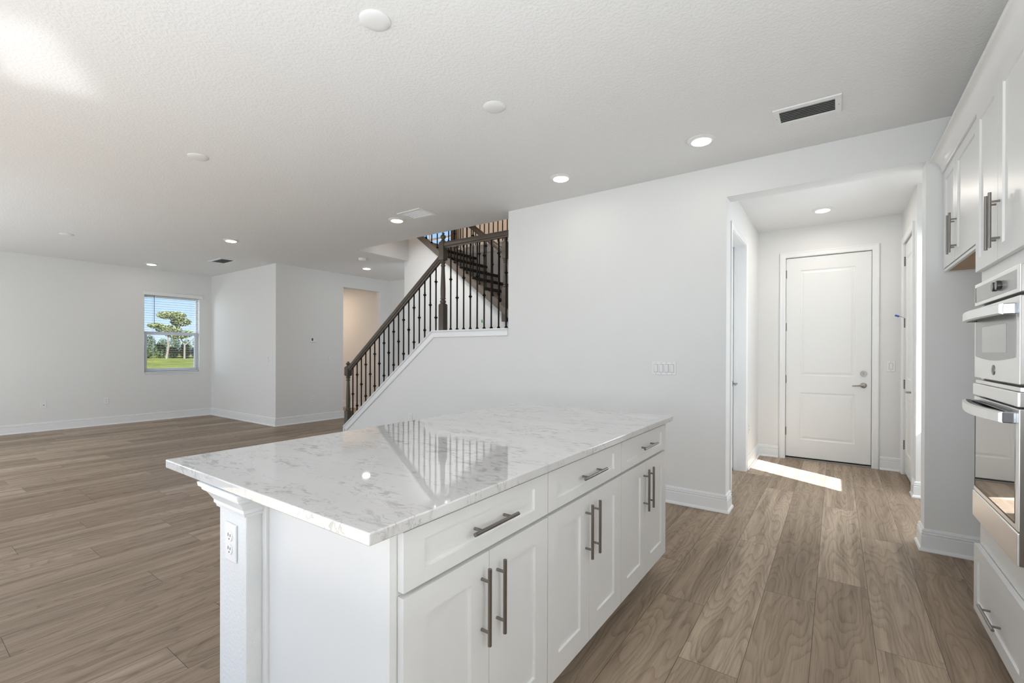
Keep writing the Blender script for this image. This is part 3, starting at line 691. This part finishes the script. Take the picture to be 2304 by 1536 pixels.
# end door of the hall (door_1)
D1 = thing('door_1', 'white two-panel door at the end of the hall', 'door', (-0.505, 6.545, 0)); D1['kind'] = 'structure'
dw = 0.835
bm = new_bm(); paneled(bm, 0.004, dw - 0.004, 0.030, 2.444, [(0.150, 0.685, 0.245, 0.815), (0.150, 0.685, 1.02, 2.29)], MOLD, 0.04, 0.0); slab = obj('slab', bm, M_DOOR, D1)
lever(slab, 0.762, 0.925, -1)
bm = new_bm(); tube(bm, (0.762, -0.012, 1.060), (0.762, 0, 1.060), 0.030, 24, 0.032); dbt = obj('deadbolt', bm, M_SATIN, slab, True)
bm = new_bm(); box(bm, 0.757, 0.767, -0.022, -0.010, 1.045, 1.075, 0.002); obj('thumb_turn', bm, M_NICK, dbt)
for hz in (0.336, 0.972, 1.61, 2.253): hinge(slab, 0.0, hz)
bm = casing('casing', dw, 2.452); c = obj('casing', bm, M_TRIM, D1); c.location = (0, -0.015, 0)
bm = new_bm(); box(bm, -0.0, dw, -0.012, 0.10, 0.0, 0.014, 0.003); obj('threshold', bm, M_THR, D1)
bm = new_bm(); box(bm, 0, dw, 0.041, 0.06, 0, 2.45); obj('gap_shade', bm, M_GAP, D1)  # black sheet that paints the shade in the gaps round the slab
# left hall door (door_2), slab at the far side of the wall; local x -> +Y, faces +X
D2 = thing('door_2', 'white door in the left hall wall', 'door', (-0.925, 4.70, 0), PI / 2); D2['kind'] = 'structure'
dw = 0.83
bm = new_bm(); paneled(bm, 0.004, dw - 0.004, 0.030, 2.444, [(0.14, 0.69, 0.245, 0.815), (0.14, 0.69, 1.02, 2.29)], MOLD, 0.035); slab2 = obj('slab', bm, M_DOOR, D2)
lever(slab2, 0.765, 0.955, -1)
bm = casing('casing', dw, 2.455); c = obj('casing', bm, M_TRIM, D2); c.location = (0, -0.12, 0)
bm = new_bm(); box(bm, 0, dw, -0.12, -0.0, 2.448, 2.46); box(bm, -0.0, 0.004, -0.12, 0, 0, 2.45); box(bm, dw - 0.004, dw, -0.12, 0, 0, 2.45); box(bm, dw - 0.016, dw - 0.004, -0.045, -0.008, 0, 2.45)
obj('jamb', bm, M_TRIM, D2)
bm = new_bm(); box(bm, 0, dw, 0.036, 0.06, 0, 2.45); obj('gap_shade', bm, M_GAP, D2)  # black sheet standing in for the shade under and beside this slab
# right hall door (door_3): local x -> -Y, faces -X, hinges at the far side (x = 0)
D3 = thing('door_3', 'white door in the right hall wall with blue doorstop tip', 'door', (XH2 + 0.012, 6.40, 0), -PI / 2); D3['kind'] = 'structure'
dw = 0.74
bm = new_bm(); paneled(bm, 0.004, dw - 0.004, 0.030, 2.444, [(0.13, 0.61, 0.245, 0.815), (0.13, 0.61, 1.02, 2.29)], MOLD, 0.035); slab3 = obj('slab', bm, M_DOOR, D3)
lever(slab3, 0.675, 0.920, -1)
for hz in (0.317, 0.961, 1.615, 2.269): hinge(slab3, -0.002, hz, 0.0)
bm = new_bm(); tube(bm, (0.0, -0.008, 1.672), (-0.012, -0.06, 1.69), 0.003, 8); ds = obj('door_stop', bm, M_SATIN, D3, True)
bm = new_bm(); tube(bm, (-0.010, -0.050, 1.686), (-0.018, -0.082, 1.700), 0.010, 12); obj('stop_tip', bm, M_BLUE, ds, True)
bm = casing('casing', dw, 2.455); c = obj('casing', bm, M_TRIM, D3); c.location = (0, -0.012, 0)
bm = new_bm(); box(bm, 0, dw, 0.036, 0.06, 0, 2.45); obj('gap_shade', bm, M_GAP, D3)  # again a black sheet painting the shade seen through the slab gaps

# ------------------------------------------------------------------ left window with blind
wt = thing('window_1', 'single-hung window with grass and a tree outside', 'window', (XL, WY0, 0), PI / 2); wt['kind'] = 'structure'   # local x -> +Y, -y -> +X (into the room)
ww = WY1 - WY0
bm = new_bm()
def fr(xa, xb, za, zb, ya, yb): box(bm, xa, xb, ya, yb, za, zb, 0.002)
fr(0.0005, 0.03, WZ0 + 0.045, WZ1 - 0.035, 0.10, 0.15); fr(ww - 0.03, ww - 0.0005, WZ0 + 0.045, WZ1 - 0.035, 0.10, 0.15); fr(0.0005, ww - 0.0005, WZ1 - 0.035, WZ1 - 0.0005, 0.10, 0.15); fr(0.0005, ww - 0.0005, WZ0 + 0.003, WZ0 + 0.045, 0.10, 0.15)
fr(0.03, ww - 0.03, 1.615, 1.66, 0.10, 0.13)
wf = obj('window_frame', bm, M_VINYL, wt)
bm = new_bm(); fr(0.031, 0.065, WZ0 + 0.080, 1.600, 0.075, 0.099); fr(ww - 0.065, ww - 0.031, WZ0 + 0.080, 1.600, 0.075, 0.099); fr(0.031, ww - 0.031, WZ0 + 0.046, WZ0 + 0.080, 0.075, 0.099); fr(0.031, ww - 0.031, 1.600, 1.640, 0.075, 0.099)
obj('lower_sash', bm, M_VINYL, wf)
gm = bpy.data.materials.new('window_glass'); gm.use_nodes = True; gt = gm.node_tree; gt.nodes.clear()
go = gt.nodes.new('ShaderNodeOutputMaterial'); gx = gt.nodes.new('ShaderNodeMixShader'); ga = gt.nodes.new('ShaderNodeBsdfTransparent'); gb = gt.nodes.new('ShaderNodeBsdfGlossy')
gb.inputs['Roughness'].default_value = 0.02; gx.inputs[0].default_value = 0.05; gt.links.new(ga.outputs[0], gx.inputs[1]); gt.links.new(gb.outputs[0], gx.inputs[2]); gt.links.new(gx.outputs[0], go.inputs[0])
bm = new_bm(); box(bm, 0.03, ww - 0.03, 0.118, 0.122, WZ0 + 0.05, WZ1 - 0.04); obj('window_pane', bm, gm, wt)
bm = new_bm(); box(bm, -0.004, ww + 0.004, -0.018, 0.10, WZ0 - 0.018, WZ0 + 0.002, 0.003); obj('window_sill', bm, M_PLATE, wt)
bt = thing('window_blind', 'white horizontal blind with open slats on the left window', 'blind', (XL, WY0, 0), PI / 2)
bm = new_bm(); box(bm, -0.006, ww + 0.045, -0.030, 0.005, 2.333, 2.402, 0.004); obj('valance', bm, M_PLATE, bt)
n = 32
bm = new_bm()
for i in range(n):
    z = 2.315 - i * (2.315 - 0.925) / (n - 1); box(bm, 0.010, ww - 0.010, 0.020, 0.066, z - 0.0013, z + 0.0013)
sl = obj('slats', bm, M_BLIND, bt)
bm = new_bm(); box(bm, 0.010, ww - 0.010, 0.018, 0.068, 0.893, 0.908, 0.003); obj('bottom_rail', bm, M_BLIND, bt)
bm = new_bm()
for x in (0.14, ww - 0.14): tube(bm, (x, 0.022, 0.90), (x, 0.022, 2.33), 0.0012, 6); tube(bm, (x, 0.064, 0.90), (x, 0.064, 2.33), 0.0012, 6)
obj('ladder_cord', bm, M_BLIND, bt)
bm = new_bm(); tube(bm, (0.155, 0.008, 1.80), (0.155, 0.008, 2.33), 0.0045, 8); obj('tilt_wand', bm, M_NEWEL, bt)
# mudroom window
wt = thing('window_2', 'small sunlit window in the side wall beyond the hall', 'window', (1.35, 5.22, 0), -PI / 2); wt['kind'] = 'structure'
bm = new_bm()
for r in ((0.0005, 0.02, 1.34, 2.24), (0.78, 0.7995, 1.34, 2.24), (0.0005, 0.7995, 1.3205, 1.34), (0.0005, 0.7995, 2.24, 2.2595)): box(bm, r[0], r[1], 0.06, 0.10, r[2], r[3])
obj('window_frame', bm, M_VINYL, wt)
bm = new_bm(); box(bm, 0.02, 0.78, 0.078, 0.082, 1.34, 2.24); obj('window_pane', bm, gm, wt)
# upstairs window
wt = thing('window_3', 'bright upstairs window glimpsed above the stairs', 'window', (-8.95, 8.0, 0), 0); wt['kind'] = 'structure'
bm = new_bm()
for r in ((0.0005, 0.05, 3.60, 4.95), (1.52, 1.5695, 3.60, 4.95), (0.0005, 1.5695, 3.5505, 3.60), (0.0005, 1.5695, 4.95, 4.9995), (0.05, 0.76, 4.02, 4.07), (0.81, 1.52, 4.02, 4.07), (0.76, 0.81, 3.60, 4.95)): box(bm, r[0], r[1], 0.03, 0.08, r[2], r[3])
obj('window_frame', bm, M_VINYL, wt)
bm = new_bm(); box(bm, 0.05, 1.52, 0.0545, 0.0565, 3.60, 4.95); obj('window_pane', bm, gm, wt)
bm = new_bm(); 
for r in ((-0.07, 0, 3.55, 5.0), (1.57, 1.64, 3.55, 5.0), (-0.07, 1.64, 3.48, 3.55), (-0.07, 1.64, 5.0, 5.07)): box(bm, r[0], r[1], -0.015, 0.0, r[2], r[3], 0.003)
obj('casing', bm, M_TRIM, wt)

# ------------------------------------------------------------------ staircase
st = thing('staircase', 'switchback staircase with dark treads climbing behind the low white wall', 'stairs', (0, 0, 0))
def part(name, bm, m, smooth=False, parent=None): return obj(name, bm, m, parent or st, smooth)
RZ = 1.53 / 8
for k in range(8):
    x = -5.72 + 0.25 * k; bm = new_bm(); box(bm, x, x + 0.02, 4.165, 5.240, RZ * k + 0.0005, RZ * (k + 1) - 0.03); part('riser', bm, M_TRIM)
    if k < 7:
        bm = new_bm(); box(bm, x - 0.028, x + 0.25, 4.165, 5.240, RZ * (k + 1) - 0.03, RZ * (k + 1), 0.006); part('tread', bm, M_TREAD)
bm = new_bm(); box(bm, -3.998, -2.81, 4.165, 5.20, 1.40, 1.535, 0.005); part('landing', bm, M_TREAD)
bm = new_bm(); box(bm, -3.74, -2.81, 5.18, 6.29, 1.69, 1.72, 0.006); part('landing', bm, M_TREAD)
bm = new_bm(); box(bm, -3.74, -2.81, 5.205, 5.235, 1.535, 1.69); part('riser', bm, M_TRIM)
NX = lambda k: -3.755 - 0.245 * k
for k in range(8):
    T = 1.90 + 0.18 * k
    bm = new_bm(); box(bm, NX(k) - 0.048, NX(k) - 0.028, 5.335, 6.29, T - 0.18, T - 0.044); part('riser', bm, M_RISER)
    if k < 7:
        bm = new_bm(); box(bm, NX(k) - 0.245 - 0.04, NX(k), 5.335, 6.29, T - 0.044, T, 0.008); part('tread', bm, M_TREAD)
# sloping trim on which the balusters of the upper flight stand
bm = new_bm(); prism(bm, [(-3.68, zl(-3.68)), (-3.68, zl(-3.68) + 0.105), (-5.44, 3.158), (-5.578, 3.158)], 'y', 5.165, 5.2455); part('skirt_cap', bm, M_STRG)
# white trim on the edge of the gallery
bm = new_bm(); box(bm, -5.83, -2.80, 6.275, 6.30, 3.04, 3.17, 0.003); box(bm, -5.83, -2.80, 6.262, 6.36, 3.165, 3.185, 0.003)
tag(obj('gallery_edge_trim', bm, M_TRIM), 'white trim board along the upstairs gallery edge', 'trim')['kind'] = 'structure'
# half-wall cap and apron
cp = thing('stair_cap_moulding', 'white moulded cap running up the slope and level along the low stair wall', 'trim', (0, 0, 0))
CL = [(-5.812, YW, 0.212), (-4.030, YW, 1.546), (-2.895, YW, 1.546)]
bm = new_bm(); sweep3(bm, CL, (0, 1, 0), [(-0.030, -0.006), (-0.027, 0.006), (0.165, 0.006), (0.165, -0.012), (-0.027, -0.012)]); obj('cap_board', bm, M_TRIM, cp)
bm = new_bm(); sweep3(bm, CL, (0, 1, 0), [(-0.001, -0.012), (-0.020, -0.012), (-0.016, -0.024), (-0.014, -0.064), (-0.017, -0.068), (-0.017, -0.074), (-0.010, -0.080), (-0.001, -0.080)]); obj('apron', bm, M_TRIM, cp)
bm = new_bm(); box(bm, -5.826, -5.80, YW - 0.018, YW + 0.158, 0.0, 0.195, 0.002); obj('end_board', bm, M_TRIM, cp)

def newel(parent, x, y, z0, zb1, zt0, zt1, zf, w=0.076, fin=True):
    """square base z0..zb1, turned zb1..zt0, square block zt0..zt1, finial to zf"""
    bm = new_bm(); h = w / 2
    def chamf(a, b):
        c = 0.010
        rings = []
        for z, s in ((a, h - c), (a + c * 1.4, h), (b - c * 1.4, h), (b, h - c)):
            rings.append([bm.verts.new((x + sx_ * s, y + sy_ * s, z)) for sx_, sy_ in ((-1, -1), (1, -1), (1, 1), (-1, 1))])
        for p, q in zip(rings, rings[1:]):
            for i in range(4):
                j = (i + 1) % 4; bm.faces.new((p[i], p[j], q[j], q[i]))
        bm.faces.new(rings[0][::-1]); bm.faces.new(rings[-1])
    def ch0(a, b):
        c = 0.010; rings = []
        for z, s in ((a, h), (b - c * 1.4, h), (b, h - c)):
            rings.append([bm.verts.new((x + sx_ * s, y + sy_ * s, z)) for sx_, sy_ in ((-1, -1), (1, -1), (1, 1), (-1, 1))])
        for p, q in zip(rings, rings[1:]):
            for i in range(4):
                j = (i + 1) % 4; bm.faces.new((p[i], p[j], q[j], q[i]))
        bm.faces.new(rings[0][::-1]); bm.faces.new(rings[-1])
    ch0(z0, zb1); chamf(zt0, zt1)
    L_ = zt0 - zb1
    prof = [(0.026, -0.005), (0.029, 0.01), (0.034, 0.03), (0.036, 0.05), (0.031, 0.075), (0.023, 0.09), (0.023, 0.10), (0.032, 0.108), (0.033, 0.125), (0.027, 0.135), (0.029, 0.20), (0.029, 0.35), (0.025, 0.58), (0.021, 0.80), (0.020, 0.86), (0.027, 0.87), (0.028, 0.89), (0.022, 0.90), (0.022, 0.93), (0.030, 0.945), (0.031, 0.965), (0.024, 0.98), (0.028, 1.005)]
    lathe(bm, x, y, [(r * w / 0.072, zb1 + t_ * L_) for r, t_ in prof], 20)
    if fin:
        F = zf - zt1
        lathe(bm, x, y, [(0.026, zt1 - 0.004), (0.032, zt1 + 0.05 * F), (0.026, zt1 + 0.14 * F), (0.017, zt1 + 0.22 * F), (0.020, zt1 + 0.28 * F), (0.031, zt1 + 0.40 * F), (0.034, zt1 + 0.55 * F), (0.028, zt1 + 0.68 * F), (0.014, zt1 + 0.76 * F), (0.013, zt1 + 0.82 * F), (0.019, zt1 + 0.88 * F), (0.017, zt1 + 0.95 * F), (0.006, zf)], 20)
    return obj('newel_post', bm, M_NEWEL, parent, True)
def knuck(bm, x, y, z):
    s = 0.0064
    for zc, r in ((z - 0.026, 0.0095), (z + 0.026, 0.0095)): lathe(bm, x, y, [(s, zc - 0.010), (r + 0.001, zc - 0.004), (r + 0.001, zc + 0.004), (s, zc + 0.010)], 10)
    lathe(bm, x, y, [(0.008, z - 0.017), (0.0205, z - 0.004), (0.0205, z + 0.004), (0.008, z + 0.017)], 10)
def baluster(parent, x, y, z0, z1, ks, shoe=True):
    bm = new_bm(); s = 0.00635; box(bm, x - s, x + s, y - s, y + s, z0, z1)
    for k in ks: knuck(bm, x, y, k)
    if shoe: lathe(bm, x, y, [(0.0185, z0 - 0.003), (0.0185, z0 + 0.014), (0.010, z0 + 0.024), (0.008, z0 + 0.026)], 8)
    return obj('baluster', bm, M_IRON, parent)
RAIL = [(-0.016, -0.040), (0.016, -0.040), (0.018, -0.028), (0.029, -0.018), (0.031, 0.006), (0.027, 0.022), (0.016, 0.034), (0.0, 0.038), (-0.016, 0.034), (-0.027, 0.022), (-0.031, 0.006), (-0.029, -0.018), (-0.018, -0.028)]
YR = 4.090
rl = thing('stair_railing', 'lower stair railing with taupe handrail, two newel posts and black knuckled balusters', 'railing', (0, 0, 0))
newel(rl, -5.833, YR, 0.0, 0.43, 0.935, 1.075, 1.147)
newel(rl, -3.931, YR, 1.553, 1.882, 2.408, 2.640, 2.752)
ra = (-5.800, 1.047); rb = (-3.965, 2.449); sl_ = (rb[1] - ra[1]) / (rb[0] - ra[0])
bm = new_bm(); sweep3(bm, [(ra[0], YR, ra[1]), (rb[0], YR, rb[1])], (0, 1, 0), RAIL); obj('handrail', bm, M_NEWEL, rl, True)
bm = new_bm(); sweep3(bm, [(-3.896, YR, 2.598), (-2.893, YR, 2.598)], (0, 1, 0), RAIL); obj('handrail', bm, M_NEWEL, rl, True)
capz = lambda x: 0.212 + (1.546 - 0.212) / (5.812 - 4.030) * (x + 5.812)
for i in range(18):
    x = -5.720 + i * 0.0982; zr = ra[1] + sl_ * (x - ra[0]) - 0.045
    zb = min(capz(x), 1.546) + 0.006
    if i % 2 == 0: ks = [zr - 0.385]
    else: ks = [zr - 0.178, zr - 0.622]
    baluster(rl, x, YR, zb, zr + 0.012, ks, shoe=False)
for i in range(9):
    x = -3.803 + i * 0.1035
    ks = [2.168] if i % 2 == 0 else [2.395, 1.940]
    baluster(rl, x, YR, 1.555, 2.562, ks)
r2 = thing('stair_railing', 'upper flight railing seen from below, dark rail with black balusters', 'railing', (0, 0, 0))
Y2R = 5.205
newel(r2, -3.800, Y2R, 1.72, 2.20, 2.60, 2.84, 2.95)
hr = lambda x: 2.735 + 0.753 * (-3.86 - x)
bm = new_bm(); sweep3(bm, [(-3.835, Y2R, hr(-3.835)), (-5.45, Y2R, hr(-5.45))], (0, 1, 0), RAIL); obj('handrail', bm, M_NEWEL, r2, True)
for i in range(14):
    x = -3.905 - i * 0.1225; zb = zl(x) + 0.105; zt = hr(x) - 0.04
    ks = [zb + 0.45] if i % 2 else [zb + 0.26, zb + 0.64]
    baluster(r2, x, Y2R, zb, zt, ks)
r3 = thing('stair_railing', 'upstairs gallery railing above the stairwell, dark posts with plain black balusters', 'railing', (0, 0, 0))
newel(r3, -5.815, 6.345, 3.16, 3.60, 4.0, 4.20, 4.32, w=0.095)
bm = new_bm(); sweep3(bm, [(-5.77, 6.345, 4.12), (-2.80, 6.345, 4.12)], (0, 1, 0), RAIL); obj('handrail', bm, M_NEWEL, r3, True)
for i in range(29): baluster(r3, -5.70 + i * 0.1005, 6.345, 3.185, 4.09, [3.75] if i % 2 else [3.95])
# green tape marks
for y, x, z, lb in ((5.2455, -4.253, 1.747, 'small green tape mark on the white wall above the landing'), (6.2995, -4.734, 2.743, 'small green tape mark on the wall behind the upper stair flight')):
    bm = new_bm(); prism(bm, [(x - 0.008, z - 0.02), (x + 0.010, z - 0.03), (x + 0.014, z + 0.0), (x + 0.002, z + 0.028), (x - 0.012, z + 0.012)], 'y', y - 0.0015, y)
    tag(obj('tape_mark', bm, M_GREEN), lb, 'tape')

# ------------------------------------------------------------------ outdoors beyond the left window
def leaf_mat(name, c0, c1):
    m = mat(name, c0, 0.6); t = m.node_tree; b = t.nodes['Principled BSDF']
    oi = t.nodes.new('ShaderNodeNewGeometry'); mx = t.nodes.new('ShaderNodeMix'); mx.data_type = 'RGBA'; mx.inputs[6].default_value = (*c0, 1); mx.inputs[7].default_value = (*c1, 1)
    t.links.new(oi.outputs['Random Per Island'], mx.inputs[0]); t.links.new(mx.outputs[2], b.inputs['Base Color']); return m
M_LEAF = leaf_mat('tree_leaves', (0.05, 0.065, 0.015), (0.16, 0.18, 0.06)); M_LEAF2 = leaf_mat('shrub_leaves', (0.015, 0.028, 0.008), (0.07, 0.10, 0.025))
M_BARK = mat('pale_bark', (0.095, 0.08, 0.06), 0.8, var=(3, 0.3))
mg = mat('meadow_grass', (0.20, 0.27, 0.06), 1.0, spec=0.0); t_ = mg.node_tree
tcn = t_.nodes.new('ShaderNodeTexCoord'); nn = t_.nodes.new('ShaderNodeTexNoise'); nn.inputs['Scale'].default_value = 0.8; nn.inputs['Detail'].default_value = 6
rr = t_.nodes.new('ShaderNodeValToRGB'); rr.color_ramp.elements[0].position = 0.35; rr.color_ramp.elements[0].color = (0.050, 0.064, 0.012, 1); rr.color_ramp.elements[1].position = 0.68; rr.color_ramp.elements[1].color = (0.105, 0.108, 0.030, 1)
t_.links.new(tcn.outputs['Object'], nn.inputs['Vector']); t_.links.new(nn.outputs[0], rr.inputs[0]); t_.links.new(rr.outputs[0], t_.nodes['Principled BSDF'].inputs['Base Color'])
bm = new_bm()
vs = [bm.verts.new(p) for p in ((-10.7, -20, -0.1), (-10.7, 50, -0.1), (-48, 80, 0.72), (-48, -30, 0.72), (-150, 160, 1.2), (-150, -80, 1.2))]
bm.faces.new((vs[0], vs[1], vs[2], vs[3])); bm.faces.new((vs[3], vs[2], vs[4], vs[5]))
struct('ground_meadow', bm, mg, 'green meadow outside the left window', 'ground')
def leaves(bm, c, rad, n, s, rnd):
    for _ in range(n):
        while True:
            p = Vector((rnd.uniform(-1, 1), rnd.uniform(-1, 1), rnd.uniform(-1, 1)))
            if p.length <= 1: break
        q = Vector(c) + Vector((p.x * rad[0], p.y * rad[1], p.z * rad[2]))
        a = Vector((rnd.gauss(0, 1), rnd.gauss(0, 1), rnd.gauss(0, 1))).normalized(); b = a.orthogonal().normalized(); k = s * rnd.uniform(.6, 1.3)
        bm.faces.new([bm.verts.new(q + v) for v in (a * k, b * k * .5, -a * k, -b * k * .5)])
rt_ = random.Random(3)
tr = thing('tree', 'gnarled pale-trunked tree with flat green crown outside the window', 'tree', (-45, 14.6, 0.6))
bm = new_bm()
for p0, p1, ra_, rb_ in (((0, -0.25, 0), (0, -0.12, 1.1), .10, .085), ((0, -0.12, 1.1), (0, -0.2, 2.6), .085, .045), ((0.2, 0.95, 0), (0.1, 1.0, 1.2), .085, .07), ((0.1, 1.0, 1.2), (0, 0.5, 2.3), .065, .03),
                         ((0.1, 1.0, 1.2), (0, 1.7, 1.75), .05, .025), ((0, 0.5, 2.3), (0, 0.2, 3.3), .035, .02), ((0, -0.2, 2.6), (0, -0.9, 2.7), .035, .02)):
    tube(bm, p0, p1, ra_, 8, rb_)
obj('trunk', bm, M_BARK, tr, True)
bm = new_bm()
for c, r, n_ in (((0, 0.1, 3.65), (1.0, 1.05, 0.34), 1500), ((0, 0.75, 3.15), (0.8, 0.75, 0.35), 950), ((0, -0.1, 2.5), (0.8, 0.9, 0.36), 900), ((0, -1.0, 2.75), (0.6, 0.55, 0.22), 480), ((0, 1.2, 2.2), (0.6, 0.6, 0.25), 420), ((0, 0.6, 2.0), (0.6, 0.9, 0.25), 520)):
    leaves(bm, c, r, n_, 0.075, rt_)
obj('foliage', bm, M_LEAF, tr)
for i in range(17):
    back = i % 2; y = 11.7 + i * 0.46 + (0.55 if back else 0); x = -49.4 if back else -46.9; hgt = (1.55 if back else 0.80) + 0.40 * math.sin(i * 2.3) ** 2
    bm = new_bm(); leaves(bm, (x, y, 0.74 + hgt * 0.52), (0.55, 0.44, hgt * 0.56), 1200, 0.06, rt_)
    tag(obj('shrub', bm, M_LEAF2), 'dark green shrub in the hedge row outside the window', 'shrub', 'shrubs outside the window')
